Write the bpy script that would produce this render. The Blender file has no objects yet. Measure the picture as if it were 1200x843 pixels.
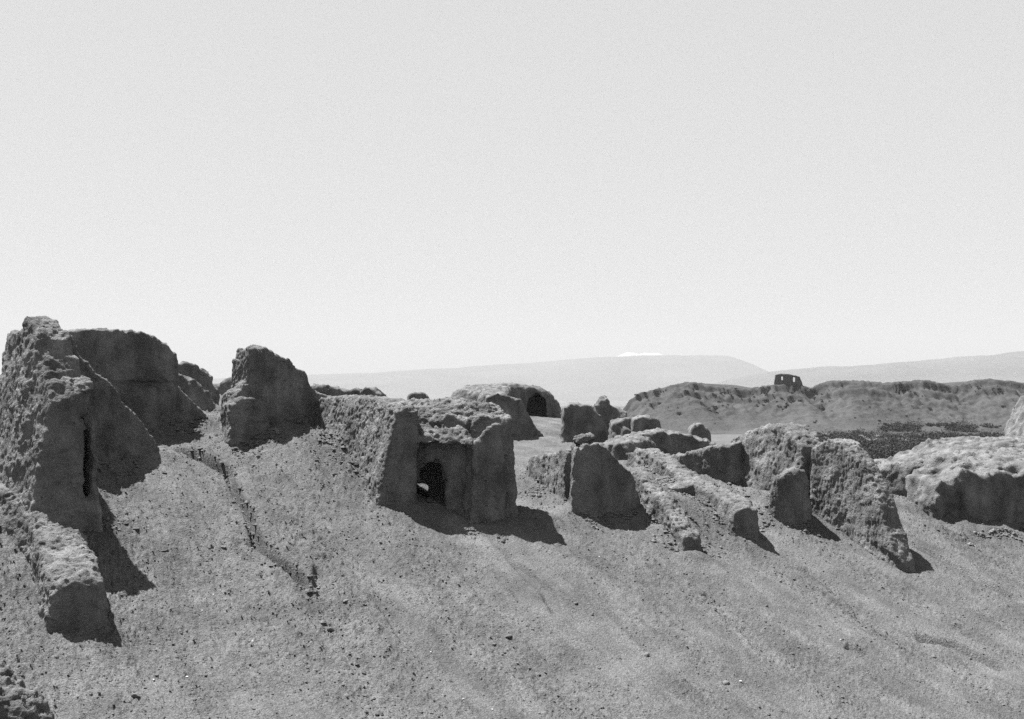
import bpy, math, random
import numpy as np
from mathutils import Vector

random.seed(7)
RNG = np.random.default_rng(7)
sc = bpy.context.scene
COL = sc.collection

# ------------------------------------------------------------------ camera
F, U0, VH = 1250.0, 600.0, 457.0          # focal length, centre column, eye level (in a frame 1200 wide)
cam = bpy.data.cameras.new("camera")
cam.sensor_width = 36.0
cam.lens = 36.0 * F / 1200.0
cam.shift_y = (VH - 421.5) / 1200.0
cam.clip_start = 0.1
cam.clip_end = 60000.0
cam_ob = bpy.data.objects.new("camera", cam)
cam_ob.rotation_euler = (math.radians(90), 0, 0)
COL.objects.link(cam_ob)
sc.camera = cam_ob

# ------------------------------------------------------------------ sky, sun, exposure
SUN_AZ, SUN_EL = math.radians(-53), math.radians(61)      # azimuth from +Y, negative = left
world = bpy.data.worlds.new("World")
sc.world = world
world.use_nodes = True
wn = world.node_tree
wn.nodes.clear()
w_out = wn.nodes.new("ShaderNodeOutputWorld")
w_bg = wn.nodes.new("ShaderNodeBackground")
w_sky = wn.nodes.new("ShaderNodeTexSky")
w_sky.sky_type = 'NISHITA'
w_sky.sun_disc = False
w_sky.sun_elevation = SUN_EL
w_sky.sun_rotation = SUN_AZ
w_sky.altitude = 300
w_sky.air_density = 1.0
w_sky.dust_density = 0.5
w_sky.ozone_density = 1.0
w_bw = wn.nodes.new("ShaderNodeSeparateColor")            # a blue-sensitive black-and-white plate
wn.links.new(w_sky.outputs[0], w_bw.inputs[0])
w_gam = wn.nodes.new("ShaderNodeGamma")                   # the plate's gentle response to bright sky
w_gam.inputs['Gamma'].default_value = 0.12
wn.links.new(w_bw.outputs['Green'], w_gam.inputs['Color'])
wn.links.new(w_gam.outputs[0], w_bg.inputs['Color'])
w_bg.inputs['Strength'].default_value = 0.138
wn.links.new(w_bg.outputs[0], w_out.inputs[0])

sun = bpy.data.lights.new("sun", 'SUN')
sun.energy = 5.0
sun.angle = math.radians(0.5)
sun.color = (1.0, 1.0, 1.0)
sun_ob = bpy.data.objects.new("sun", sun)
sdir = Vector((math.sin(SUN_AZ) * math.cos(SUN_EL), math.cos(SUN_AZ) * math.cos(SUN_EL), math.sin(SUN_EL)))
sun_ob.rotation_euler = sdir.to_track_quat('Z', 'Y').to_euler()
sun_ob.location = sdir * 60
COL.objects.link(sun_ob)

sc.view_settings.view_transform = 'Standard'
sc.view_settings.look = 'None'
sc.view_settings.gamma = 1.0
sc.view_settings.use_curve_mapping = False
sc.view_settings.exposure = 2.12
sc.render.engine = 'CYCLES'
sc.cycles.use_denoising = False              # keep the grain, as on the plate
sc.cycles.volume_bounces = 1
sc.cycles.max_bounces = 5
sc.cycles.diffuse_bounces = 3

# ------------------------------------------------------------------ noise
_perm = RNG.permutation(256).astype(np.int32)
_perm = np.concatenate([_perm, _perm, _perm])
_g = RNG.normal(size=(256, 3)).astype(np.float32)
_g /= np.linalg.norm(_g, axis=1)[:, None]

def perlin(P):
    P = np.asarray(P, np.float32)
    i = np.floor(P).astype(np.int32)
    f = P - i
    i &= 255
    w = f * f * f * (f * (f * 6 - 15) + 10)
    out = np.zeros(len(P), np.float32)
    for dx in (0, 1):
        wx = w[:, 0] if dx else 1 - w[:, 0]
        a = _perm[i[:, 0] + dx]
        for dy in (0, 1):
            wy = w[:, 1] if dy else 1 - w[:, 1]
            b = _perm[a + i[:, 1] + dy]
            for dz in (0, 1):
                wz = w[:, 2] if dz else 1 - w[:, 2]
                g = _g[_perm[b + i[:, 2] + dz]]
                d = (g[:, 0] * (f[:, 0] - dx) + g[:, 1] * (f[:, 1] - dy) + g[:, 2] * (f[:, 2] - dz))
                out += wx * wy * wz * d
    return out * 1.6

def fbm(P, scale, octaves=3, gain=0.5, seed=0.0, stretch=(1, 1, 1)):
    P = np.asarray(P, np.float32) / np.array(stretch, np.float32) / scale + np.float32(seed * 17.31 + 41.7)
    a, s, out = 1.0, 0.0, 0
    for k in range(octaves):
        out = out + a * perlin(P)
        s += a
        a *= gain
        P = P * 2.03 + 7.7
    return out / s

_hj = RNG.random((256, 3)).astype(np.float32)

def cells(P):
    """distance to the nearest point of a jittered lattice, and that cell's own random number"""
    P = np.asarray(P, np.float32)
    i = np.floor(P).astype(np.int32); f = P - i; i &= 255
    best = np.full(len(P), 9.0, np.float32); rnd = np.zeros(len(P), np.float32)
    for dx in (-1, 0, 1):
        a = _perm[(i[:, 0] + dx) & 255]
        for dy in (-1, 0, 1):
            b = _perm[a + ((i[:, 1] + dy) & 255)]
            for dz in (-1, 0, 1):
                h = _perm[b + ((i[:, 2] + dz) & 255)]
                j = _hj[h]
                d = (dx + j[:, 0] - f[:, 0]) ** 2 + (dy + j[:, 1] - f[:, 1]) ** 2 + (dz + j[:, 2] - f[:, 2]) ** 2
                m = d < best
                best = np.where(m, d, best); rnd = np.where(m, h / 255.0, rnd)
    return np.sqrt(best), rnd

def xy0(x, y):
    return np.stack([x, y, np.zeros_like(x)], -1)

def at(u, v, d):
    """the point seen at (u, v) of the 1200-wide frame, d metres ahead"""
    return np.array([(u - U0) / F * d, d, (VH - v) / F * d])

# ------------------------------------------------------------------ lie of the land
_ctrl = [at(*p) for p in [
    (0, 843, 14.8), (300, 843, 15.5), (600, 843, 16.5), (900, 843, 18), (1200, 843, 19.5),
    (0, 690, 18.2), (85, 742, 17.3), (200, 740, 18.3), (170, 690, 19.5), (130, 600, 21.5), (150, 560, 23.3),
    (190, 537, 25.5), (243, 497, 29), (270, 550, 25.6), (300, 620, 22.6), (390, 510, 28.0), (330, 528, 26.6),
    (440, 548, 26.0), (480, 602, 24.7), (608, 606, 25.4), (640, 632, 24.4), (550, 612, 25.0), (492, 590, 26.9), (545, 588, 28.0),
    (620, 570, 29.5), (625, 540, 37), (630, 522, 49), (650, 490, 62), (690, 612, 25.9), (742, 597, 27.2),
    (815, 655, 24.7), (885, 657, 26.2), (925, 619, 27.9), (875, 582, 30.5), (965, 608, 28.6), (1065, 671, 26),
    (1090, 617, 30), (1200, 615, 31.5), (1065, 600, 30.8), (1050, 560, 37), (1200, 700, 25.8), (900, 740, 21.5),
    (600, 720, 20.4), (400, 700, 20.0), (700, 515, 50), (745, 505, 52), (820, 516, 56), (800, 560, 31.5),
    (245, 480, 37), (255, 464, 46), (200, 502, 28.5)]]
_ctrl += [np.array(p, float) for p in [
    (0, 0, -1.7), (-8, 0, -1.6), (8, 0, -2.0), (0, 6, -3.2), (0, 11, -4.7), (-8, 9, -3.6), (8, 11, -5.4),
    (-16, 19, -1.3), (-18, 26, -0.4), (-22, 38, 0.2), (20, 22, -6.6), (18, 50, -4.6), (24, 72, -7.0), (20, 100, -9.6),
    (0, 85, -3.6), (0, 115, -9.5), (-25, 60, 0.3), (-35, 85, -1.5), (-45, 120, -8.5), (45, 60, -8.8), (45, 100, -10),
    (30, 30, -6.5), (-25, 8, -2), (25, 5, -5), (-40, 40, -1), (45, 20, -8)]]
_ctrl = np.array(_ctrl)

def _tps(r2):
    return 0.5 * r2 * np.log(r2 + 1e-9)

_n = len(_ctrl)
_d2 = ((_ctrl[:, None, :2] - _ctrl[None, :, :2]) ** 2).sum(-1)
_A = np.zeros((_n + 3, _n + 3))
_A[:_n, :_n] = _tps(_d2) + np.eye(_n) * 1.5
_A[:_n, _n] = 1
_A[:_n, _n + 1:] = _ctrl[:, :2]
_A[_n:, :_n] = _A[:_n, _n:].T
_wt = np.linalg.solve(_A, np.concatenate([_ctrl[:, 2], np.zeros(3)]))

def lie_exact(x, y):
    x = np.atleast_1d(np.asarray(x, float)); y = np.atleast_1d(np.asarray(y, float))
    z = _wt[_n] + _wt[_n + 1] * x + _wt[_n + 2] * y
    for k in range(_n):
        z = z + _wt[k] * _tps((x - _ctrl[k, 0]) ** 2 + (y - _ctrl[k, 1]) ** 2)
    return z

_gx = np.arange(-130, 130.1, 0.5); _gy = np.arange(-2, 170.1, 0.5)
_gX, _gY = np.meshgrid(_gx, _gy, indexing='ij')
_gZ = lie_exact(_gX.ravel(), _gY.ravel()).reshape(_gX.shape)

def lie(x, y):
    x = np.atleast_1d(np.asarray(x, float)); y = np.atleast_1d(np.asarray(y, float))
    a = np.clip((x + 130) * 2, 0, len(_gx) - 1.001); b = np.clip((y + 2) * 2, 0, len(_gy) - 1.001)
    i = a.astype(int); j = b.astype(int); a = a - i; b = b - j
    return (_gZ[i, j] * (1 - a) + _gZ[i + 1, j] * a) * (1 - b) + (_gZ[i, j + 1] * (1 - a) + _gZ[i + 1, j + 1] * a) * b

VALLEY = -10.2

def smooth(a, b, x):
    t = np.clip((x - a) / (b - a), 0, 1)
    return t * t * (3 - 2 * t)

def seg_dist(x, y, pts):
    best = np.full(x.shape, 1e9); along = np.zeros(x.shape); tot = 0.0
    for (ax, ay), (bx, by) in zip(pts[:-1], pts[1:]):
        L = math.hypot(bx - ax, by - ay)
        t = np.clip(((x - ax) * (bx - ax) + (y - ay) * (by - ay)) / (L * L), 0, 1)
        d = np.hypot(x - ax - t * (bx - ax), y - ay - t * (by - ay))
        m = d < best
        best = np.where(m, d, best); along = np.where(m, tot + t * L, along)
        tot += L
    return best, along / tot

def hit(u, v, d0=9.0, d1=75.0):
    """where the sight line through (u, v) meets the land"""
    d = np.linspace(d0, d1, 1500)
    x = (u - U0) / F * d
    z = (VH - v) / F * d
    below = np.where(z < lie(x, d))[0]
    k = below[0] if len(below) else len(d) - 1
    return float(x[k]), float(d[k])

def px(*uv):
    return [hit(u, v) for u, v in uv]

# gullies washed into the slope: line, half width, depth
GULLIES = [
    (px((211, 529), (235, 542), (268, 557)), 0.13, 0.55),
    (px((266, 556), (278, 580), (290, 600), (304, 638), (335, 662), (364, 688)), 0.10, 0.42),
    (px((362, 684), (368, 695), (378, 712), (400, 750), (430, 800), (455, 843)), 0.35, 0.09),
    (px((318, 641), (290, 636), (272, 633)), 0.10, 0.10),
    (px((372, 688), (374, 668)), 0.10, 0.16),
    (px((215, 590), (250, 640), (285, 700), (305, 760), (330, 830)), 0.8, 0.10),
    (px((560, 640), (590, 690), (640, 740), (700, 800)), 1.0, 0.10),
    (px((925, 650), (985, 690), (1040, 745), (1100, 775), (1180, 785)), 0.45, 0.10),
    (px((1075, 640), (1130, 670), (1160, 688), (1200, 705)), 0.16, 0.22),
    (px((790, 660), (840, 700), (900, 750), (985, 800), (1060, 843)), 0.9, 0.09),
    (px((1070, 745), (1120, 756), (1178, 785)), 0.12, 0.20),
    (px((990, 757), (1018, 768)), 0.10, 0.15),
    (px((940, 662), (985, 692), (1012, 716)), 0.09, 0.14),
    (px((824, 692), (843, 706)), 0.09, 0.16),
    (px((600, 655), (640, 690), (655, 720)), 0.12, 0.12),
    (px((505, 520 + 260), (470, 745), (440, 700)), 0.10, 0.10),
]
BANKS = []        # (wall line, half width, height, reach): earth washed down against the feet of walls
LUMPS = []        # (x, y, radius, height)

FANS = None

def build_fans():
    """earth washed down against the feet of the walls"""
    global FANS
    X, Y = np.meshgrid(np.arange(-16, 22.01, 0.15), np.arange(12, 37.01, 0.15), indexing='ij')
    x, y = X.ravel(), Y.ravel()
    z = np.zeros_like(x)
    mod = np.clip(0.75 + 1.1 * fbm(xy0(x, y), 1.1, 3, 0.55, 71), 0.1, 1.7)
    for w in ALL_WALLS:
        if w.p[:, 1].max() > 36 or not w.fan: continue
        d, _ = seg_dist(x, y, w.line())
        z = np.maximum(z, 0.26 * np.exp(-np.maximum(0, d - 0.9 * max(w.hl.max(), w.hr.max())) / 0.38))
    FANS = (z * mod).reshape(X.shape)

def fans(x, y):
    a = (x + 16) / 0.15; b = (y - 12) / 0.15
    ok = (a >= 0) & (b >= 0) & (a < FANS.shape[0] - 1.01) & (b < FANS.shape[1] - 1.01)
    a = np.clip(a, 0, FANS.shape[0] - 1.01); b = np.clip(b, 0, FANS.shape[1] - 1.01)
    i = a.astype(int); j = b.astype(int); a = a - i; b = b - j
    v = (FANS[i, j] * (1 - a) + FANS[i + 1, j] * a) * (1 - b) + (FANS[i, j + 1] * (1 - a) + FANS[i + 1, j + 1] * a) * b
    return v * ok

def land(x, y):
    z = lie(x, y)
    far = smooth(70, 120, np.hypot(x * 0.75, y - 10))
    z = z * (1 - far) + VALLEY * far
    if FANS is not None:
        z = z + fans(x, y)
    for lx, ly, r, h in LUMPS:
        z = z + h * np.exp(-((x - lx) ** 2 + (y - ly) ** 2) / (r * r))
    return z

def land_rough(x, y):
    z = land(x, y)
    P = xy0(x, y)
    near = 1 - smooth(45, 90, y)
    z = z + 0.10 * fbm(P, 2.2, 3, 0.5, 1) * near
    # streaks washed down the fall line
    fall = np.stack([x * 0.88 + y * 0.48, (x * 0.48 - y * 0.88) / 7.0, np.zeros_like(x)], -1)
    wash = fbm(fall, 0.55, 3, 0.5, 2)
    z = z + (0.085 * wash + 0.03 * fbm(fall, 0.2, 2, 0.5, 6)) * near
    jig = 0.25 * fbm(P, 0.5, 2, 0.5, 4)
    calm = np.ones_like(x)
    for pts, hw, dep in GULLIES:
        d, s = seg_dist(x, y, pts)
        if hw < 0.135 and dep > 0.3:
            calm = calm * (1 - 0.8 * np.exp(-(d / 0.26) ** 2))
        d = np.abs(d + jig * (hw * 1.6 if hw > 0.25 else 0.16))
        k = np.exp(-(d / hw) ** (4 if hw < 0.25 else 2)) * np.clip(np.minimum(s, 1 - s) * 8 + 0.15, 0, 1)
        z = z - dep * k + (0.25 * dep * np.exp(-((d - 1.8 * hw) / (0.8 * hw)) ** 2) if hw > 0.25 else 0)
    # a low step stands behind the first trench
    (ax, ay), (bx, by) = GULLIES[0][0][0], GULLIES[0][0][-1]
    L = math.hypot(bx - ax, by - ay)
    al = ((x - ax) * (bx - ax) + (y - ay) * (by - ay)) / L
    pq = (x - ax) * -(by - ay) / L + (y - ay) * (bx - ax) / L + jig * 0.1
    z = z + 0.12 * smooth(0.02, 0.15, pq) * np.exp(-np.maximum(pq, 0) / 0.9) * smooth(-0.1, 0.3, al) * smooth(L + 0.15, L - 0.2, al)
    coarse = np.clip(0.55 + 1.1 * fbm(fall, 1.5, 2, 0.5, 3) + 0.35 * smooth(0.5, -8, x), 0.12, 1.3) * calm
    c = fbm(P, 0.22, 2, 0.6, 5)
    z = z + 0.075 * np.maximum(c, -0.12) * coarse * near
    c = perlin(P / 0.10 + 3.1)
    z = z + 0.065 * np.maximum(c - 0.05, 0) * coarse * near
    c = perlin(P / 0.055 + 9.1)
    z = z + 0.058 * np.maximum(c, -0.1) * coarse * near
    return z

# ------------------------------------------------------------------ materials
def grey(v):
    return (v, v, v, 1)

def earth(name, dark, light, scale=1.2, bump=0.25, bump_scale=60.0, stretch=(1, 1, 1), fall=0.0, pits=False, grain=0.0):
    m = bpy.data.materials.new(name)
    m.use_nodes = True
    nt = m.node_tree; N = nt.nodes; L = nt.links
    b = N['Principled BSDF']
    b.inputs['Roughness'].default_value = 1.0
    b.inputs['Specular IOR Level'].default_value = 0.0
    tc = N.new('ShaderNodeNewGeometry')
    mp = N.new('ShaderNodeMapping'); mp.vector_type = 'POINT'
    mp.inputs['Scale'].default_value = stretch
    L.new(tc.outputs['Position'], mp.inputs[0])
    n1 = N.new('ShaderNodeTexNoise'); n1.inputs['Scale'].default_value = scale; n1.inputs['Detail'].default_value = 6
    n1.inputs['Roughness'].default_value = 0.6
    n2 = N.new('ShaderNodeTexNoise'); n2.inputs['Scale'].default_value = scale * 22; n2.inputs['Detail'].default_value = 4
    n2.inputs['Roughness'].default_value = 0.7
    for n in (n1, n2):
        L.new(mp.outputs[0], n.inputs['Vector'])
    mx = N.new('ShaderNodeMix'); mx.data_type = 'FLOAT'; mx.inputs[0].default_value = 0.5
    L.new(n1.outputs['Fac'], mx.inputs[2]); L.new(n2.outputs['Fac'], mx.inputs[3])
    rp = N.new('ShaderNodeValToRGB')
    rp.color_ramp.elements[0].position = 0.36; rp.color_ramp.elements[0].color = grey(dark)
    rp.color_ramp.elements[1].position = 0.64; rp.color_ramp.elements[1].color = grey(light)
    L.new(mx.outputs[0], rp.inputs[0])
    if grain:                                      # grit: single light and dark grains
        ng = N.new('ShaderNodeTexNoise'); ng.inputs['Scale'].default_value = 42.0; ng.inputs['Detail'].default_value = 3; ng.inputs['Roughness'].default_value = 0.8
        L.new(tc.outputs['Position'], ng.inputs['Vector'])
        gr = N.new('ShaderNodeMapRange'); gr.inputs[1].default_value = 0.3; gr.inputs[2].default_value = 0.7
        gr.inputs[3].default_value = 1 - grain; gr.inputs[4].default_value = 1 + grain
        L.new(ng.outputs['Fac'], gr.inputs[0])
        gm = N.new('ShaderNodeVectorMath'); gm.operation = 'SCALE'
        L.new(rp.outputs[0], gm.inputs[0]); L.new(gr.outputs[0], gm.inputs['Scale'])
        tone = gm.outputs[0]
    else:
        tone = rp.outputs[0]
    L.new(tone, b.inputs['Base Color'])
    if fall:                                       # tone varies in streaks along the fall line
        m2 = N.new('ShaderNodeMapping'); m2.vector_type = 'TEXTURE'; m2.inputs['Rotation'].default_value = (0, 0, math.radians(-61)); m2.inputs['Scale'].default_value = (6.0, 0.55, 0.55)
        L.new(tc.outputs['Position'], m2.inputs[0])
        n4 = N.new('ShaderNodeTexNoise'); n4.inputs['Scale'].default_value = 1.0; n4.inputs['Detail'].default_value = 5; n4.inputs['Roughness'].default_value = 0.72
        L.new(m2.outputs[0], n4.inputs['Vector'])
        mr = N.new('ShaderNodeMapRange'); mr.inputs[1].default_value = 0.35; mr.inputs[2].default_value = 0.65
        mr.inputs[3].default_value = 1 - fall; mr.inputs[4].default_value = 1 + fall
        L.new(n4.outputs['Fac'], mr.inputs[0])
        mm = N.new('ShaderNodeVectorMath'); mm.operation = 'SCALE'
        L.new(tone, mm.inputs[0]); L.new(mr.outputs[0], mm.inputs['Scale'])
        L.new(mm.outputs[0], b.inputs['Base Color'])
    n3 = N.new('ShaderNodeTexNoise'); n3.inputs['Scale'].default_value = bump_scale; n3.inputs['Detail'].default_value = 3
    L.new(mp.outputs[0], n3.inputs['Vector'])
    bp = N.new('ShaderNodeBump'); bp.inputs['Strength'].default_value = bump; bp.inputs['Distance'].default_value = 0.045 if grain else 0.02
    n3.inputs['Roughness'].default_value = 0.7
    if pits:                                       # holes left by straw and rain, and faint vertical stains
        vo = N.new('ShaderNodeTexVoronoi'); vo.inputs['Scale'].default_value = 5.0
        L.new(mp.outputs[0], vo.inputs['Vector'])
        pr = N.new('ShaderNodeMapRange'); pr.inputs[1].default_value = 0.05; pr.inputs[2].default_value = 0.16
        L.new(vo.outputs['Distance'], pr.inputs[0])
        ad = N.new('ShaderNodeMath'); ad.operation = 'MULTIPLY_ADD'; ad.inputs[1].default_value = 0.8
        L.new(pr.outputs[0], ad.inputs[0]); L.new(n3.outputs['Fac'], ad.inputs[2])
        L.new(ad.outputs[0], bp.inputs['Height'])
        ms = N.new('ShaderNodeMapping'); ms.inputs['Scale'].default_value = (2.6, 2.6, 1.1)
        L.new(tc.outputs['Position'], ms.inputs[0])
        ns = N.new('ShaderNodeTexNoise'); ns.inputs['Scale'].default_value = 1.0; ns.inputs['Detail'].default_value = 4
        L.new(ms.outputs[0], ns.inputs['Vector'])
        mr = N.new('ShaderNodeMapRange'); mr.inputs[1].default_value = 0.35; mr.inputs[2].default_value = 0.65
        mr.inputs[3].default_value = 0.68; mr.inputs[4].default_value = 1.24
        L.new(ns.outputs['Fac'], mr.inputs[0])
        mm = N.new('ShaderNodeVectorMath'); mm.operation = 'SCALE'
        L.new(tone, mm.inputs[0]); L.new(mr.outputs[0], mm.inputs['Scale'])
        L.new(mm.outputs[0], b.inputs['Base Color'])
    else:
        L.new(n3.outputs['Fac'], bp.inputs['Height'])
    L.new(bp.outputs[0], b.inputs['Normal'])
    return m

M_GROUND = earth("dry_earth", 0.056, 0.104, 0.8, 1.0, 26, fall=0.18, grain=0.6)
M_MUD = earth("mud_wall", 0.071, 0.137, 1.3, 1.0, 24, pits=True, grain=0.28)
M_MUD_FAR = earth("far_mud", 0.048, 0.082, 0.6, 0.4, 12)
M_MUD.name = 'mud_wall'
M_CLOD = earth("clod", 0.058, 0.124, 3.0, 0.4, 60)
M_WHITE = earth("pale_stone", 0.30, 0.48, 8.0, 0.2, 60)
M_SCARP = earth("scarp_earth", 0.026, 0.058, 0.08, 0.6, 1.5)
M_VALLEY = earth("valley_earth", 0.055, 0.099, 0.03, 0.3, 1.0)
M_HILL = earth("mountain_rock", 0.041, 0.082, 0.002, 0.3, 0.02)
M_SNOW = earth("snow", 0.22, 0.36, 0.002, 0.1, 0.02)
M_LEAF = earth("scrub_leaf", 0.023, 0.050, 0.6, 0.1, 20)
M_TWIG = earth("twig", 0.05, 0.09, 2.0, 0.1, 20)

# ------------------------------------------------------------------ mesh making
def mesh_np(name, verts, faces, mat, smooth_shade=True):
    """faces: int array (n, 3) or (n, 4)"""
    me = bpy.data.meshes.new(name)
    verts = np.asarray(verts, np.float32); faces = np.asarray(faces, np.int32)
    k = faces.shape[1]
    me.vertices.add(len(verts)); me.vertices.foreach_set("co", verts.ravel())
    me.loops.add(faces.size); me.loops.foreach_set("vertex_index", faces.ravel())
    me.polygons.add(len(faces))
    me.polygons.foreach_set("loop_start", np.arange(0, faces.size, k, dtype=np.int32))
    me.polygons.foreach_set("use_smooth", np.full(len(faces), smooth_shade, bool))
    me.update(calc_edges=True)
    me.materials.append(mat)
    return me

def link(name, me, parent=None, loc=None):
    o = bpy.data.objects.new(name, me)
    COL.objects.link(o)
    if parent is not None:
        o.parent = parent
    if loc is not None:
        o.location = loc
    return o

def tag(o, label=None, cat=None, group=None, kind=None):
    if label: o['label'] = label
    if cat: o['category'] = cat
    if group: o['group'] = group
    if kind: o['kind'] = kind
    elif label: o['kind'] = 'thing'
    return o

def empty(name, loc, label, cat, group=None):
    o = bpy.data.objects.new(name, None)
    COL.objects.link(o)
    o.location = loc
    return tag(o, label, cat, group)

def surface_nets(V, lo, h):
    """closed surface where V crosses zero (V < 0 inside)"""
    ins = V < 0
    nx, ny, nz = V.shape
    c = np.zeros((nx - 1, ny - 1, nz - 1), np.int8)
    for dx in (0, 1):
        for dy in (0, 1):
            for dz in (0, 1):
                c += ins[dx:nx - 1 + dx, dy:ny - 1 + dy, dz:nz - 1 + dz]
    cells = np.argwhere((c > 0) & (c < 8))
    idx = np.full(c.shape, -1, np.int32)
    idx[tuple(cells.T)] = np.arange(len(cells))
    acc = np.zeros((len(cells), 3)); cnt = np.zeros(len(cells))
    corner = [(i, j, k) for i in (0, 1) for j in (0, 1) for k in (0, 1)]
    val = {o: V[cells[:, 0] + o[0], cells[:, 1] + o[1], cells[:, 2] + o[2]] for o in corner}
    for a in corner:
        for ax in range(3):
            if a[ax] == 0:
                b = list(a); b[ax] = 1; b = tuple(b)
                va, vb = val[a], val[b]
                m = (va < 0) != (vb < 0)
                t = np.where(m, va / np.where(m, va - vb, 1), 0)
                p = np.array(a, float)[None] + np.eye(3)[ax][None] * t[:, None]
                acc += np.where(m[:, None], p, 0); cnt += m
    verts = (cells + acc / cnt[:, None]) * h + lo
    faces = []
    for ax in range(3):
        s0 = [slice(None)] * 3; s1 = [slice(None)] * 3
        s0[ax] = slice(0, -1); s1[ax] = slice(1, None)
        a, b = ins[tuple(s0)], ins[tuple(s1)]
        e = np.argwhere(a != b)
        o1, o2 = [(1, 2), (2, 0), (0, 1)][ax]
        e = e[(e[:, o1] > 0) & (e[:, o2] > 0) & (e[:, o1] < V.shape[o1] - 1) & (e[:, o2] < V.shape[o2] - 1)]
        flip = ~ins[tuple(e.T)]
        d1 = np.zeros(3, int); d1[o1] = 1
        d2 = np.zeros(3, int); d2[o2] = 1
        q = np.stack([idx[tuple((e - d1 - d2).T)], idx[tuple((e - d2).T)], idx[tuple(e.T)], idx[tuple((e - d1).T)]], 1)
        q[flip] = q[flip][:, ::-1]
        faces.append(q)
    return verts, np.concatenate(faces)

def carve(sdf, lo, hi, h, amp=0.10, scale=0.55, seed=0.0, post=None, ragged=0.07):
    """sample sdf on a grid, finely only near the surface, roughen it, and skin it"""
    lo = np.array(lo, float); hi = np.array(hi, float)
    S = 4
    n = np.ceil((hi - lo) / (h * S)).astype(int) + 1
    gc = np.stack(np.meshgrid(*[np.arange(k) for k in n], indexing='ij'), -1).reshape(-1, 3)
    gp = gc * (h * S) + lo + h * (S - 1) / 2
    vc = sdf(gp)
    if post is not None:
        vc = np.maximum(vc, -post(gp))
    vc = vc.reshape(n)
    near = (np.abs(vc) < h * S * 1.6 + amp * 1.3).repeat(S, 0).repeat(S, 1).repeat(S, 2)
    V = np.where(vc > 0, 1.0, -1.0).repeat(S, 0).repeat(S, 1).repeat(S, 2)
    ids = np.argwhere(near)
    P = ids * h + lo
    val = sdf(P) + amp * fbm(P, scale, 4, 0.58, seed)
    if post is not None:
        val = smax(val, -post(P) + ragged * fbm(P, 0.3, 3, 0.6, seed), 0.02)
    V[tuple(ids.T)] = val
    V[0], V[-1] = 1, 1
    V[:, 0], V[:, -1] = 1, 1
    V[:, :, 0], V[:, :, -1] = 1, 1
    return surface_nets(V, lo, h)

def normals(verts, faces):
    a = verts[faces[:, 2]] - verts[faces[:, 0]]
    b = verts[faces[:, 3 if faces.shape[1] == 4 else 1]] - verts[faces[:, 1 if faces.shape[1] == 4 else 0]]
    n = np.cross(a, b)
    out = np.zeros_like(verts)
    for k in range(faces.shape[1]):
        np.add.at(out, faces[:, k], n)
    return out / (np.linalg.norm(out, axis=1)[:, None] + 1e-12)

def weather(verts, faces, h, rough=1.0, seed=0.0, smooth_shade_side=0.35):
    """rain streaks on the sides, crumbled lumps on the tops; the lee sides keep their plaster"""
    n = normals(verts, faces)
    side = 1 - np.clip(np.abs(n[:, 2]) * 1.3 - 0.2, 0, 1)
    wx = np.clip(0.5 - 0.9 * (n[:, 0] * 0.6 - n[:, 1] * 0.45) , 0, 1)
    wx = smooth_shade_side + (1 - smooth_shade_side) * smooth(0.25, 0.75, wx)
    k = max(1.0, h / 0.03)
    # rain-drawn ridges, sharp on their edges
    P = verts / np.float32(0.085 * k) / np.array([1, 1, 3.0], np.float32) + seed
    st = 0.55 - 1.5 * np.abs(perlin(P)) + 0.5 * perlin(P * 2.1 + 5)
    # broken lumps of mud, each standing a little in or out
    vz_ = verts / np.array([1, 1, 0.7], np.float32)
    d1, r1 = cells(vz_ / (0.105 * k) + seed)
    lump = (r1 - 0.5) * 1.1 + 0.35 * (0.5 - d1) + 0.7 * fbm(verts, 0.28, 4, 0.65, seed + 5)
    grit = perlin(verts / (0.05 * k) + seed)
    patch = np.clip(0.75 + 1.1 * fbm(verts, 0.9, 2, 0.5, seed + 9), 0.15, 1.4)
    d = side * wx * 0.026 * st * patch + (1 - side) * 0.040 * lump + 0.014 * wx * lump * patch + (0.012 + 0.012 * (1 - side)) * wx * grit
    pit = np.maximum(perlin(verts / np.float32(0.10 * k) + seed + 21) - 0.43, 0)
    flute = perlin(verts / np.float32(0.42) / np.array([1, 1, 5.0], np.float32) + seed + 33)
    d = d - side * (1 - wx) * 0.16 * pit + side * 0.012 * flute + side * (1 - wx) * 0.045 * fbm(verts, 0.38, 4, 0.62, seed + 41)
    return verts + n * (d * rough * k ** 0.35)[:, None]

def smax(a, b, k):
    d = np.clip(0.5 + 0.5 * (a - b) / k, 0, 1)
    return b * (1 - d) + a * d + k * d * (1 - d)

def smin(a, b, k):
    return -smax(-a, -b, k)

ALL_WALLS = []

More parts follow.
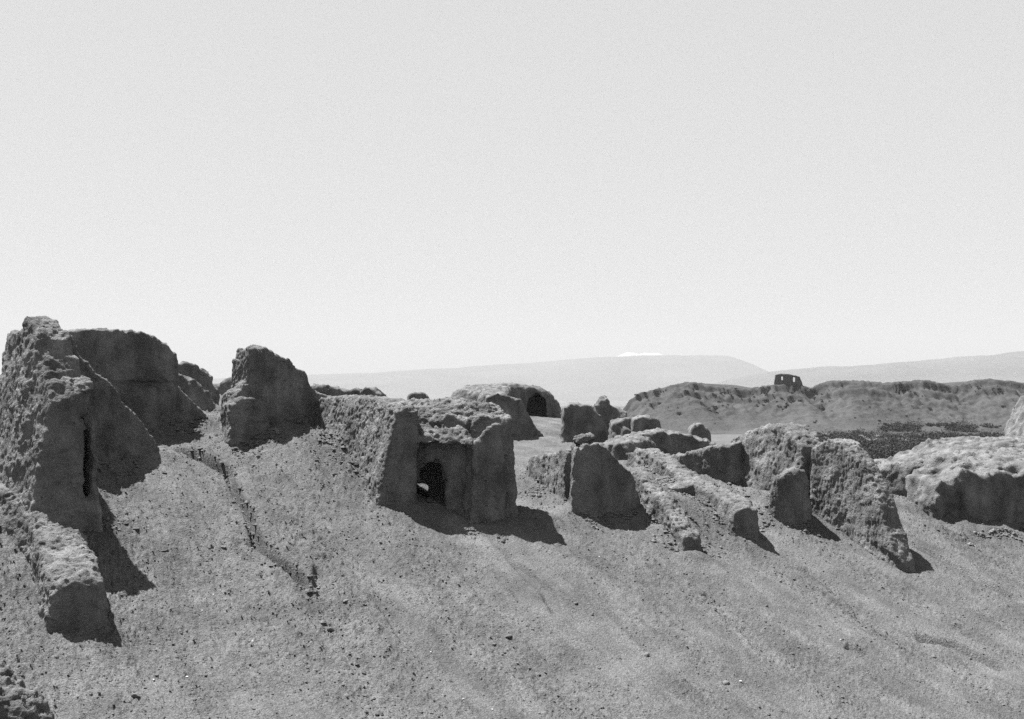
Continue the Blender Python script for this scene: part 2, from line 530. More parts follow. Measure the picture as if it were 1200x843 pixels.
class Wall:
    """a ruined wall: stations along its centre line, each with its own crest and thickness.
    st: list of (u, d, crest v [, half thickness left, right]) seen from the camera; left/right of the walking direction"""
    def __init__(self, st, hl=0.35, hr=0.35, bl=0.12, br=0.05, end=0.08, k=0.10, dig=0.7):
        p = np.array([at(s[0], s[2], s[1]) for s in st])
        self.p = p
        self.hl = np.array([s[3] if len(s) > 3 else hl for s in st], float)
        self.hr = np.array([s[4] if len(s) > 4 else hr for s in st], float)
        self.bl, self.br, self.end, self.k = bl, br, end, k
        ALL_WALLS.append(self)
        self.fan = True
        self.zb = float(lie(p[:, 0], p[:, 1]).min()) - dig
        H = p[:, 2].max() - self.zb
        m = max(self.hl.max(), self.hr.max()) + max(bl, br, end) * H + 0.25
        self.lo = np.array([p[:, 0].min() - m, p[:, 1].min() - m, self.zb])
        self.hi = np.array([p[:, 0].max() + m, p[:, 1].max() + m, p[:, 2].max() + 0.3])
    def line(self):
        return [tuple(q[:2]) for q in self.p]
    def __call__(self, P):
        x, y, z = P[:, 0], P[:, 1], P[:, 2]
        best = np.full(len(P), 1e9)
        perp = np.zeros(len(P)); top = np.zeros(len(P)); hl = np.zeros(len(P)); hr = np.zeros(len(P))
        ext = np.full(len(P), -9.0); slope = np.zeros(len(P))
        K = len(self.p)
        for i in range(K - 1):
            a, b = self.p[i], self.p[i + 1]
            L = math.hypot(b[0] - a[0], b[1] - a[1]) + 1e-6
            ux, uy = (b[0] - a[0]) / L, (b[1] - a[1]) / L
            s = (x - a[0]) * ux + (y - a[1]) * uy
            t = np.clip(s / L, 0, 1)
            q = (x - a[0]) * -uy + (y - a[1]) * ux            # + = left
            over = s - np.clip(s, 0, L)
            dist = np.hypot(q, over)
            m = dist < best - 1e-7
            best = np.where(m, dist, best)
            first, last = (i == 0), (i == K - 2)
            is_end = (first & (over < 0)) | (last & (over > 0)) if (first or last) else np.zeros(len(P), bool)
            pv = np.where(is_end, q, np.sign(q) * dist)
            e = np.full(len(P), -9.0)
            if first: e = np.maximum(e, -s)
            if last: e = np.maximum(e, s - L)
            perp = np.where(m, pv, perp)
            ext = np.where(m, e, ext)
            top = np.where(m, a[2] + (b[2] - a[2]) * t, top)
            slope = np.where(m, abs(b[2] - a[2]) / L, slope)
            hl = np.where(m, self.hl[i] + (self.hl[i + 1] - self.hl[i]) * t, hl)
            hr = np.where(m, self.hr[i] + (self.hr[i + 1] - self.hr[i]) * t, hr)
        down = np.maximum(top - z, -0.2)
        s_ = smax(perp - hl - self.bl * down, -perp - hr - self.br * down, 0.05)
        s_ = smax(s_, ext - self.end * down, self.k)
        return smax(s_, (z - top) / np.sqrt(1 + np.minimum(slope, 3) ** 2), self.k)

def union(*fs, k=0.06):
    def f(P):
        v = fs[0](P)
        for g in fs[1:]:
            v = smin(v, g(P), k)
        return v
    f.lo = np.min([g.lo for g in fs], 0); f.hi = np.max([g.hi for g in fs], 0)
    return f

def cut(f, g, k=0.04):
    def r(P):
        return smax(f(P), -g(P), k)
    r.lo, r.hi = f.lo, f.hi
    return r

def box(c, half, yaw=0.0, r=0.03):
    """a rounded box; also used to cut slots and openings"""
    c = np.array(c, float); half = np.array(half, float); cy, sy = math.cos(yaw), math.sin(yaw)
    def f(P):
        q = P - c
        q = np.stack([q[:, 0] * cy + q[:, 1] * sy, -q[:, 0] * sy + q[:, 1] * cy, q[:, 2]], -1)
        q = np.abs(q) - (half - r)
        return np.linalg.norm(np.maximum(q, 0), axis=1) + np.minimum(q.max(1), 0) - r
    m = np.array([np.hypot(half[0], half[1])] * 2 + [half[2]]) + 0.3
    f.lo, f.hi = c - m, c + m
    return f

def blob(c, rad):
    c = np.array(c, float); rad = np.array(rad, float)
    def f(P):
        q = (P - c) / rad
        l = np.linalg.norm(q, axis=1)
        return (l - 1) * rad.min()
    f.lo, f.hi = c - rad - 0.3, c + rad + 0.3
    return f

_seed = [0]

def mud_mesh(name, f, h, amp=0.10, scale=0.55, rough=1.0, lee=0.62, mat=None, origin=None, post=None, ragged=0.07):
    _seed[0] += 1
    s = _seed[0] * 1.7
    v, q = carve(f, f.lo, f.hi, h, amp, scale, s, post, ragged)
    v = weather(v, q, h, rough, s, lee)
    if origin is not None:
        v = v - np.array(origin)
    return mesh_np(name, v, q, mat or M_MUD)

def mud_thing(name, f, h, label, cat, group=None, parent=None, mat=None, **kw):
    c = (np.array(f.lo) + np.array(f.hi)) / 2
    if parent is None:
        org = np.array([c[0], c[1], float(lie(c[0], c[1])[0])])
        o = link(name, mud_mesh(name, f, h, origin=org, mat=mat, **kw), None, org)
        return tag(o, label, cat, group)
    org = np.array(parent.location)
    o = link(name, mud_mesh(name, f, h, origin=org, mat=mat, **kw), parent)
    if label: o['label'] = label
    return o

def bank(w, height=0.2, reach=0.4, half=0.4):
    BANKS.append((w.line(), half, height, reach))

WALLS = 'ruined mud walls on the slope'

# ------------------------------------------------------------------ the ruins, nearest left first
# tall corner: broken pier with its low continuation toward the viewer
pier = Wall([(84, 20.25, 466), (79, 20.45, 452), (75, 20.64, 438, .36, .40), (71, 20.85, 412, .36, .30), (66, 21.1, 390, .36, .22), (60, 21.4, 377, .34, .15), (52, 21.75, 373, .32, .14),
             (48, 21.95, 379, .34, .2), (45, 22.1, 391), (36, 22.55, 391), (29, 22.95, 393), (27, 23.05, 452), (10, 24, 455), (-50, 28, 458)], 0.36, 0.46, bl=0.19, br=0.03, end=0.03, k=0.08)
low = Wall([(54, 20.7, 540), (60, 20.25, 584), (70, 19.5, 616), (80, 18.7, 642), (88, 18.0, 660), (94, 17.5, 678)], 0.38, 0.42, bl=0.10, br=0.14, end=0.05, k=0.2)
spur = Wall([(58, 23.5, 384), (72, 23.6, 388), (82, 23.7, 397), (95, 23.85, 419), (110, 24.0, 436), (122, 24.15, 446), (140, 24.4, 470), (160, 24.7, 496), (176, 25.0, 516), (188, 25.25, 532)],
            0.24, 0.22, bl=0.04, br=0.04)
corner = empty('ruined_wall', tuple(at(84, 700, 18.5)), 'tallest broken corner wall at far left with a black vertical fissure in its end', 'ruined wall', WALLS)
fis = union(box(at(101, 537, 20.5), (0.075, 0.6, 0.78), math.radians(38), 0.03), blob(at(102, 478, 20.5), (0.17, 0.45, 0.36)))
mud_thing('pier', pier, 0.036, 'peaked crumbling pier with streaked face', None, parent=corner, amp=0.13, scale=0.5, rough=1.2, post=fis)
low.fan = False
apron = Wall([(72, 19.2, 624), (50, 19.7, 602), (20, 20.2, 578), (-20, 20.9, 560), (-60, 21.6, 552)], 0.10, 0.35, bl=0.42, br=0.05, end=0.1, k=0.14)
apron.fan = False
mud_thing('base_wall', apron, 0.034, 'broad battered base running out past the stub', None, parent=corner, amp=0.10, rough=1.2)
mud_thing('low_wall', low, 0.032, 'low stub of wall running toward the viewer', None, parent=corner, amp=0.12, rough=1.1)
mud_thing('side_wall', spur, 0.035, 'smooth shaded side wall with a sloping broken crest', None, parent=corner, amp=0.10, post=fis)

rear = Wall([(45, 26.4, 389), (82, 26.9, 388), (120, 27.4, 387), (150, 27.7, 388), (172, 28.0, 393), (188, 28.2, 402), (197, 28.35, 415), (201, 28.45, 436),
             (206, 28.5, 452), (222, 28.7, 472), (234, 28.85, 482), (243, 28.95, 492)], 0.35, 0.35, bl=0.04, br=0.04)
ledge = box(at(150, 450, 27.7) + np.array([0.24, -0.36, 0]), (1.7, 0.10, 0.045), 0.64, 0.02)
mud_thing('ruined_wall', cut(rear, ledge), 0.04, 'broad dark wall with rounded top behind the tallest corner wall', 'ruined wall', WALLS, amp=0.10)

f = union(Wall([(196, 36, 426), (215, 36, 426), (227, 36.2, 430), (240, 36.4, 437), (243, 36.5, 452), (253, 36.6, 457)], 0.8, 0.45, br=0.06),
          Wall([(200, 33.5, 438), (225, 34, 448), (240, 34.4, 462)], 0.4, 0.4, br=0.35))
mud_thing('ruined_wall', f, 0.06, 'lumpy overhanging ruin peeping out right of the broad dark wall', 'ruined wall', WALLS, amp=0.20, rough=1.2)
f = Wall([(246, 47, 450), (258, 47, 450), (266, 47, 444), (276, 47, 442), (281, 47, 450)], 0.7, 0.5)
mud_thing('ruined_wall', f, 0.08, 'small far block in the gap left of the horned wall', 'ruined wall', WALLS, amp=0.15)
f = Wall([(-30, 40, 447), (-5, 40, 444), (1, 40, 446), (4, 40, 456)], 0.5, 0.5)
mud_thing('ruined_wall', f, 0.08, 'scrap of far wall behind the tallest corner wall', 'ruined wall', WALLS, amp=0.15)

# horned wall
horn = Wall([(268, 26.7, 462), (277, 26.85, 455), (281, 26.9, 446), (283, 26.95, 420), (286, 27.0, 411), (290, 27.03, 408), (294, 27.1, 412), (297, 27.15, 412), (302, 27.25, 405), (308, 27.35, 409), (320, 27.5, 418),
             (331, 27.7, 421), (341, 27.9, 432), (349, 28.03, 436), (352, 28.06, 436), (354, 28.1, 448), (363, 28.3, 458), (384, 28.6, 467), (396, 28.8, 468)],
            0.34, 0.30, bl=0.05, br=0.03, end=0.03, k=0.06)
pil = Wall([(266, 26.5, 474), (280, 26.65, 467), (295, 26.8, 466), (310, 27.0, 473)], 0.4, 0.24, br=0.03, end=0.02, k=0.09)
mud_thing('ruined_wall', union(horn, pil), 0.033, 'horned wall rising to a jagged peak with a dark smooth face', 'ruined wall', WALLS, amp=0.09, scale=0.45)
LUMPS.append((-5.2, 26.5, 1.3, 0.45))

# gate house in the middle: streaked side wall, roofed doorway, pier, back wall
gate = empty('gatehouse', tuple(at(545, 608, 25.2)), 'ruined gatehouse with a roofed black doorway in the middle of the slope', 'ruin')
side = Wall([(386, 28.3, 467), (400, 27.9, 465), (420, 27.3, 464), (440, 26.6, 466), (458, 25.8, 469), (470, 25.2, 473), (480, 24.7, 479)],
            0.24, 0.34, bl=-0.02, br=0.21, end=0.02, k=0.09)
mud_thing('side_wall', side, 0.033, 'sunlit streaked wall left of the doorway', None, parent=gate, amp=0.08, rough=1.25)
jamb = Wall([(482, 25.0, 486), (488, 25.5, 484), (492, 26.6, 480)], 0.2, 0.2, bl=0.02, br=0.02)
infill = Wall([(480, 25.35, 486), (505, 25.34, 486), (530, 25.28, 486), (556, 25.15, 490)], 0.30, 0.16, bl=0.02, br=0.07)
doorway = union(box(at(507, 592, 25.6), (0.33, 1.3, 1.08), 0.0, 0.28), box(at(498, 604, 25.6), (0.42, 1.3, 0.85), 0.0, 0.25))
pierw = Wall([(553, 25.2, 489), (575, 25.15, 486), (597, 25.2, 487)], 0.9, 0.30, bl=0.05, br=0.05, end=0.07, k=0.09)
pierf = Wall([(556, 24.95, 520), (572, 24.9, 500), (586, 24.95, 497)], 0.3, 0.22, br=0.06, end=0.04)
mud_thing('infill_wall', infill, 0.035, 'recessed wall pierced by a low black hole', None, parent=gate, amp=0.14, scale=0.4, post=doorway, ragged=0.16)
mud_thing('pier', union(pierw, pierf), 0.033, 'thick shaded pier right of the doorway', None, parent=gate, amp=0.10, rough=1.1)
roof = Wall([(468, 26.0, 472), (500, 26.0, 470), (540, 25.95, 470), (575, 26.0, 475), (594, 26.0, 486)], 1.1, 0.32, bl=0, br=1.0, k=0.2)
roofcut = union(box(at(520, 592, 25.6), (3.5, 4.0, 1.55), 0, 0.05), blob(at(520, 550, 25.6), (0.75, 3.0, 0.75)))
mud_thing('roof', roof, 0.035, 'crumbled sunlit mud roof over the doorway', None, parent=gate, amp=0.14, scale=0.4, rough=1.3, post=roofcut, ragged=0.2)
back = Wall([(470, 27.4, 476), (520, 27.1, 476), (585, 27.0, 480)], 0.3, 0.3)
backcut = box((at(493, 588, 27.2)[0], 27.2, float(lie(at(493, 588, 27.2)[0], 27.2)[0]) + 0.06), (0.24, 1.4, 0.22), 0, 0.08)
infill.fan = back.fan = roof.fan = jamb.fan = False
mud_thing('back_wall', back, 0.045, None, None, parent=gate, amp=0.06, post=backcut)

# far bits along the skyline left of the middle
f = union(Wall([(352, 44, 455), (365, 44, 452), (385, 44, 453), (400, 44, 456), (425, 44, 458)], 0.6, 0.5), Wall([(424, 43, 458), (432, 43, 454), (440, 43, 455), (448, 43, 462)], 0.5, 0.4))
mud_thing('ruined_wall', f, 0.075, 'long low far wall on the skyline between horned wall and gatehouse roof', 'ruined wall', WALLS, amp=0.18, rough=1.2)
f = Wall([(478, 40, 462), (486, 40, 460), (496, 40, 461), (503, 40, 466)], 0.45, 0.4)
mud_thing('ruined_wall', f, 0.07, 'small far stump showing above the gatehouse roof', 'ruined wall', WALLS, amp=0.15)
f = Wall([(508, 38, 469), (525, 38, 466), (545, 38, 468), (552, 38, 474)], 0.45, 0.4)
mud_thing('ruined_wall', f, 0.07, 'flat far crest just above the right part of the gatehouse roof', 'ruined wall', WALLS, amp=0.15)

# vault with pointed niche
vault_t = empty('vaulted_ruin', tuple(at(615, 500, 58)), 'rounded vaulted ruin with a pointed arched niche', 'ruin')
vault = Wall([(556, 60, 468), (560, 60.3, 458), (570, 60.8, 452), (585, 61, 450), (608, 61.2, 450), (628, 61.4, 452.5), (640, 61.5, 459), (648, 61.6, 470), (656, 61.7, 488)], 1.8, 1.1, br=0.16, end=0.05, k=0.35)
nc = at(629, 484, 60.6)
def niche(P):
    x, z = P[:, 0] - nc[0], P[:, 2] - nc[2]
    s = np.maximum(np.hypot(x - 0.28, np.maximum(z - 0.30, 0)) - 0.86, np.hypot(x + 0.28, np.maximum(z - 0.30, 0)) - 0.86)
    return np.maximum(s, np.abs(P[:, 1] - 60.0) - 1.35)
niche.lo = niche.hi = nc
mud_thing('vault', cut(vault, niche, 0.03), 0.075, 'vault with niche and sunlit crown', None, parent=vault_t, amp=0.16, scale=0.9)
wing = Wall([(570, 51, 464), (580, 51, 462), (596, 51.2, 465), (606, 51.3, 468), (613, 51.4, 478), (621, 51.5, 492), (629, 51.6, 506), (634, 51.7, 516)], 0.6, 0.5, bl=0.02, br=0.03, k=0.12)
mud_thing('wing_wall', wing, 0.07, 'dark wing wall sloping down in front', None, parent=vault_t, amp=0.10)
web = Wall([(582, 51.5, 463), (586, 56, 456), (590, 60, 452)], 0.9, 0.5, k=0.3)
mud_thing('web_wall', web, 0.09, None, None, parent=vault_t, amp=0.2)

# pair of blocks right of the vault
f = Wall([(660, 50, 478), (668, 50, 473), (680, 50, 473), (692, 50.1, 476), (700, 50.1, 486), (708, 50.2, 500), (714, 50.2, 508)], 0.7, 0.5, br=0.03, bl=0.02)
mud_thing('ruined_wall', f, 0.07, 'dark square block right of the vaulted ruin', 'ruined wall', WALLS, amp=0.14)
f = union(Wall([(697, 53, 474), (703, 53, 471), (712, 53, 476), (724, 53, 478), (732, 53, 484)], 0.6, 0.5, br=0.05), blob(at(707, 472, 53), (0.35, 0.4, 0.3)))
mud_thing('ruined_wall', f, 0.075, 'knobbly far ruin touching the square block beyond the vault', 'ruined wall', WALLS, amp=0.22, rough=1.2)
f = Wall([(716, 47, 497), (725, 47, 491), (738, 47, 490), (746, 47, 494)], 0.6, 0.5, br=0.4)
mud_thing('mud_heap', f, 0.07, 'pale lumpy heap beside the small dark rounded block', 'mound', amp=0.2, rough=1.2)
f = Wall([(741, 46, 492), (748, 46, 488), (760, 46, 487), (769, 46, 491), (775, 46, 500)], 0.5, 0.4)
mud_thing('ruined_wall', f, 0.065, 'small dark rounded block behind the pale low ridge', 'ruined wall', WALLS, amp=0.10)
f = Wall([(809, 56, 503), (813, 56, 498), (821, 56, 496), (827, 56, 500), (832, 56, 510)], 0.8, 0.35, bl=0.02, br=0.02, end=0.05)
mud_thing('boulder', f, 0.07, 'rounded upright block alone before the far terrace slope', 'boulder', amp=0.10)
f = union(Wall([(735, 42, 514), (752, 42, 508), (775, 42, 506), (800, 42, 509), (818, 42, 514), (836, 42, 519)], 1.6, 0.4, br=0.05, bl=0.3),
          Wall([(705, 40, 522), (730, 40.5, 516), (750, 41.5, 511)], 0.8, 0.6, br=0.4))
mud_thing('ruined_wall', f, 0.06, 'long pale low ridge with a shaded front edge behind the split walls', 'ruined wall', WALLS, amp=0.2, rough=1.2)

# tablet wall with loose boulder on top
tab = Wall([(670, 26.3, 546), (674, 26.3, 527), (680, 26.35, 519), (692, 26.4, 519), (700, 26.5, 522), (708, 26.6, 530), (716, 26.7, 538), (724, 26.8, 548), (733, 27.0, 562), (742, 27.2, 580)],
           0.40, 0.30, bl=0.05, br=0.05, end=0.04, k=0.07)
tail = Wall([(625, 30.4, 543), (632, 30.0, 534), (645, 29.2, 532), (658, 28.4, 530), (674, 27.4, 526)], 0.24, 0.24, bl=0.03, br=0.08)
tt = empty('ruined_wall', tuple(at(700, 606, 26.2)), 'dark upright tablet of wall carrying a loose boulder', 'ruined wall', WALLS)
mud_thing('main_wall', tab, 0.033, None, None, parent=tt, amp=0.09)
mud_thing('side_wall', tail, 0.035, 'low crumbling side wall', None, parent=tt, amp=0.10, rough=1.0)
f = union(blob(at(682, 516, 26.4), (0.22, 0.2, 0.15)), blob(at(690, 513, 26.4), (0.17, 0.16, 0.12)))
mud_thing('boulder', f, 0.025, 'loose pale mud boulder perched on the dark tablet wall', 'boulder', amp=0.06, scale=0.2)

# two parallel broken walls running down the slope
f = Wall([(736, 28.2, 556), (748, 27.9, 552), (757, 27.4, 558), (768, 26.9, 572), (780, 26.4, 584), (792, 25.8, 600), (803, 25.3, 614), (811, 24.9, 628)], 0.22, 0.20, bl=0.04, br=0.09, end=0.05)
mud_thing('ruined_wall', f, 0.033, 'ragged low wall running downhill just right of the tablet wall', 'ruined wall', WALLS, amp=0.10, scale=0.5, rough=1.1)
f = union(Wall([(744, 33.2, 530), (758, 32.6, 526), (775, 31.8, 534), (790, 31.0, 545), (806, 30.2, 556), (825, 29.2, 568), (845, 28.3, 576), (862, 27.4, 585), (874, 26.7, 594)], 0.32, 0.28, bl=0.03, br=0.10, end=0.03, k=0.1),
          Wall([(780, 29.4, 572), (800, 29.5, 566), (822, 29.4, 566)], 0.3, 0.28))
mud_thing('ruined_wall', f, 0.036, 'long pale crested wall running downhill to a blunt dark end', 'ruined wall', WALLS, amp=0.10, scale=0.55, rough=1.0)
LUMPS.append((4.4, 27.6, 0.9, 0.45))

# chamber walls right of the middle
f = union(Wall([(790, 32.6, 536), (812, 32.2, 529), (840, 31.8, 523), (870, 31.5, 518)], 0.4, 0.3, br=0.03, bl=0.1),
          Wall([(866, 32.2, 516), (884, 31.6, 506), (900, 31.0, 499), (915, 30.5, 497), (932, 30.0, 500), (944, 29.5, 511), (955, 29.1, 526)], 0.45, 0.36, bl=0.04, br=0.14))
mud_thing('ruined_wall', f, 0.038, 'corner of a chamber with one shaded and one sunlit wall', 'ruined wall', WALLS, amp=0.12, rough=1.0)
LUMPS.append((6.9, 29.2, 0.8, 0.35))
f = Wall([(908, 28.3, 566), (914, 28.2, 557), (922, 28.15, 552), (931, 28.2, 549), (937, 28.25, 551), (941, 28.3, 558)], 0.42, 0.24, bl=0.10, br=0.06, end=0.11, k=0.12)
mud_thing('ruined_wall', f, 0.03, 'small boxy block standing in front of the great leaning slab', 'ruined wall', WALLS, amp=0.08)
f = Wall([(958, 28.9, 526), (968, 28.7, 519), (978, 28.5, 515), (988, 28.3, 515), (998, 28.1, 519), (1008, 27.8, 531), (1018, 27.5, 546), (1030, 27.15, 565), (1040, 26.85, 588), (1048, 26.6, 613), (1056, 26.3, 638), (1063, 26.05, 660)],
         0.26, 0.28, bl=0.0, br=0.05, end=0.02, k=0.07)
f.fan = False
f = union(f, Wall([(946, 29.1, 536), (955, 29.15, 530), (966, 29.2, 526)], 0.2, 0.2, bl=0.02, br=0.02))
def groove(P, a=at(968, 606, 28.05), b=at(1064, 674, 25.65)):
    t = np.clip(((P - a) @ (b - a)) / ((b - a) @ (b - a)), 0, 1)
    return np.linalg.norm((P - a) - t[:, None] * (b - a), axis=1) - 0.20
mud_thing('ruined_wall', f, 0.033, 'great sunlit slab of wall sloping down to a point right of the boxy block', 'ruined wall', WALLS, amp=0.07, scale=0.6, rough=0.95, post=groove)

# platform at the right edge
f = union(Wall([(1090, 30.4, 578), (1097, 30.45, 562), (1107, 30.6, 557), (1117, 30.7, 549), (1128, 30.8, 549), (1140, 30.9, 560), (1150, 31, 557), (1164, 31.1, 548), (1180, 31.2, 555), (1210, 31.5, 547), (1260, 32, 547)], 1.3, 0.30, br=0.05, bl=0.0, end=0.04, k=0.14),
          Wall([(1088, 36.5, 548), (1105, 36, 538), (1130, 35.5, 533), (1200, 35.5, 530), (1290, 36, 530)], 2.5, 4.2, br=0.08, bl=0.2, k=0.4),
          Wall([(1040, 40, 545), (1070, 40, 532), (1098, 40, 519), (1130, 40, 515), (1160, 40, 516), (1220, 40, 515), (1290, 40, 515)], 1.5, 2.6, br=0.4, bl=0.3, k=0.4))
def fluted(P, g=f):
    return g(P) + 0.20 * fbm(P, 1.1, 3, 0.5, 77) + 0.22 * perlin(np.stack([P[:, 0] / 0.6, np.zeros(len(P)), P[:, 2] / 4.0], -1) + 3.3) * (P[:, 1] < 31.5)
fluted.lo, fluted.hi = f.lo, f.hi
mud_thing('ruined_platform', fluted, 0.062, 'broad flat-topped mud platform with a fluted shaded front face', 'platform', amp=0.16, scale=0.6, rough=1.3)
f = Wall([(1190, 50, 508), (1196, 50, 494), (1202, 50, 478), (1210, 50, 466), (1226, 50, 456), (1256, 50, 460)], 1.2, 1.0, br=0.2)
mud_thing('mud_heap', f, 0.09, 'steep pale heap rising behind the far end of the broad mud platform', 'mound', amp=0.25, rough=1.3)

# stump in the bottom left corner
f = Wall([(-60, 13.2, 790), (-20, 13.1, 792), (4, 13.0, 797), (22, 12.95, 812), (38, 12.9, 830), (56, 12.85, 858)], 0.25, 0.25, bl=0.2, br=0.2)
mud_thing('ruined_wall', f, 0.028, 'dark shaded stump nearest of all, low in the foreground', 'ruined wall', WALLS, amp=0.10, scale=0.35, rough=1.3)

# ------------------------------------------------------------------ ground in front: a fan of fine quads
def fan(name, tans, ys, zfun, mat, drop=0.0):
    X = tans[None, :] * ys[:, None]
    Y = np.repeat(ys[:, None], len(tans), 1)
    x, y = X.ravel(), Y.ravel()
    z = zfun(x, y) - drop
    n, m = len(ys), len(tans)
    i = (np.arange(n - 1)[:, None] * m + np.arange(m - 1)[None, :]).ravel()
    q = np.stack([i, i + 1, i + m + 1, i + m], 1)
    return mesh_np(name, np.stack([x, y, z], 1), q, mat)

build_fans()
core = np.arange(-60, 1261, 1.5)
wide_l = np.linspace(-900, -72, 50)
wide_r = np.linspace(1273, 2100, 50)
tans = (np.concatenate([wide_l, core, wide_r]) - U0) / F
ys = [3.0]
while ys[-1] < 13.2: ys.append(ys[-1] + 0.20)
while ys[-1] < 34: ys.append(ys[-1] + 0.046 * (ys[-1] / 17.0) ** 1.0)
while ys[-1] < 70: ys.append(ys[-1] + 0.16 * (ys[-1] / 34.0))
while ys[-1] < 150: ys.append(ys[-1] + 1.2)
ground = link('ground', fan('ground', tans, np.array(ys), land_rough, M_GROUND))
tag(ground, kind='structure')

# ------------------------------------------------------------------ clods and gravel
def rock_mesh(name, seed, sub=2, mat=M_CLOD):
    import bmesh
    bm = bmesh.new()
    bmesh.ops.create_icosphere(bm, subdivisions=sub, radius=1.0)
    r = random.Random(seed)
    flats = [(Vector((r.gauss(0, 1), r.gauss(0, 1), r.gauss(0, 1))).normalized(), r.uniform(0.55, 0.85)) for _ in range(9)]
    for v in bm.verts:
        c = v.co.copy()
        for n, d in flats:
            e = c.dot(n) - d
            if e > 0: c -= n * e
        v.co = c
    me = bpy.data.meshes.new(name)
    bm.to_mesh(me); bm.free()
    me.materials.append(mat)
    return me

def land_point(n, u0=-30, u1=1230, d0=13.0, d1=33.0):
    d = np.sqrt(RNG.uniform(d0 * d0, d1 * d1, n))
    return (RNG.uniform(u0, u1, n) - U0) / F * d, d

_wl = [o for o in COL.objects if o.type == 'MESH' and o.name.startswith(('ruined', 'pier', 'low', 'side', 'main'))]
PLACES = [(*hit(u, v), w) for u, v, w in [
    (130, 800, 'on the slope before the tall corner wall'), (150, 640, 'right of the tall corner wall'), (230, 600, 'between the corner wall and the washed crack'), (350, 600, 'on the mound before the horned wall'),
    (520, 680, 'on the open slope below the gatehouse'), (400, 790, 'on the bare lower slope under the washed crack'), (650, 800, 'on the lowest middle part of the open slope'), (640, 590, 'between the gatehouse and the tablet wall'),
    (720, 690, 'on the slope below the dark tablet wall'), (880, 720, 'on the slope below the long pale crested wall'), (1000, 690, 'below the boxy block and the leaning slab'),
    (1110, 650, 'between the leaning slab and the mud platform'), (1000, 810, 'on the lower slope far below the leaning slab'), (1150, 770, 'on the slope well below the mud platform')]]
variants = [rock_mesh('clod', k) for k in range(7)]
x, y = land_point(240)
for k in range(36):                                        # some have tumbled into the gullies
    pts = GULLIES[(1, 1, 2, 0, 7)[k % 5]][0]
    i = random.randrange(len(pts) - 1); t = random.random()
    x[k] = pts[i][0] + t * (pts[i + 1][0] - pts[i][0]) + random.gauss(0, 0.16)
    y[k] = pts[i][1] + t * (pts[i + 1][1] - pts[i][1]) + random.gauss(0, 0.16)
z = land_rough(x, y)
for k in range(240):
    s = 0.024 + 0.05 * RNG.random() ** 3.5
    o = link('clod', variants[k % 7], None, (x[k], y[k], z[k] + s * 0.05))
    o.scale = (s * RNG.uniform(0.8, 1.3), s * RNG.uniform(0.8, 1.3), s * RNG.uniform(0.55, 0.9))
    o.rotation_euler = (RNG.uniform(-.4, .4), RNG.uniform(-.4, .4), RNG.uniform(0, 6.28))
    if k < 36 and k % 5 in (0, 1, 3):
        where = 'beside the long washed crack below the horned wall'
    else:
        j = min(range(len(PLACES)), key=lambda i: math.hypot(x[k] - PLACES[i][0], y[k] - PLACES[i][1]))
        where = PLACES[j][2]
    tag(o, 'loose grey mud clod ' + where, 'clod', 'mud clods ' + where)
wv = [rock_mesh('pebble', 50 + k, 1, M_WHITE) for k in range(3)]
white_px = [(250, 690), (237, 713), (296, 750), (219, 795), (180, 799), (543, 825), (577, 832), (505, 767), (702, 653),
            (868, 802), (1153, 774), (985, 752)]
for k, (u, v) in enumerate(white_px):
    a, b = hit(u, v)
    s = RNG.uniform(0.018, 0.034)
    o = link('white_stone', wv[k % 3], None, (a, b, float(land_rough(np.array([a]), np.array([b]))[0]) + s * 0.25))
    o.scale = (s * 1.2, s, s * 0.7)
    o.rotation_euler = (0, 0, RNG.uniform(0, 6.28))
    tag(o, 'small white stone lying bright on the grey slope', 'stone', 'white stones dotted over the slope')

def gravel(n, smin_, smax_, seed, where=None):
    x, y = where or land_point(n)
    fall = np.stack([x * 0.88 + y * 0.48, (x * 0.48 - y * 0.88) / 7.0, np.zeros_like(x)], -1)
    coarse = np.clip(0.55 + 1.1 * fbm(fall, 1.5, 2, 0.5, 3) + 0.35 * smooth(0.5, -8, x), 0.12, 1.3)
    keep = RNG.random(n) < (coarse if where is None else 2)
    x, y = x[keep], y[keep]
    z = land_rough(x, y)
    n = len(x)
    base = np.array([(1, 0, 0), (-1, 0, 0), (0, 1, 0), (0, -1, 0), (0, 0, 1), (0, 0, -1)], float)
    tri = np.array([(0, 2, 4), (2, 1, 4), (1, 3, 4), (3, 0, 4), (2, 0, 5), (1, 2, 5), (3, 1, 5), (0, 3, 5)])
    s = smin_ + (smax_ - smin_) * RNG.random(n) ** 3
    v = base[None] * RNG.uniform(0.6, 1.3, (n, 6, 1)) * s[:, None, None] * np.array([1, 1, 0.65])
    a = RNG.uniform(0, 6.28, n)
    ca, sa = np.cos(a)[:, None], np.sin(a)[:, None]
    v = np.stack([v[..., 0] * ca - v[..., 1] * sa, v[..., 0] * sa + v[..., 1] * ca, v[..., 2]], -1)
    v += np.stack([x, y, z + (0.2 if where else 0.05) * s], -1)[:, None]
    f = (tri[None] + (np.arange(n) * 6)[:, None, None]).reshape(-1, 3)
    return v.reshape(-1, 3), f

v, f = gravel(85000, 0.006, 0.036, 1)
tag(link('gravel', mesh_np('gravel', v, f, M_CLOD, False)), 'loose crumbs of mud and grit strewn over the slope', 'gravel', kind='stuff')

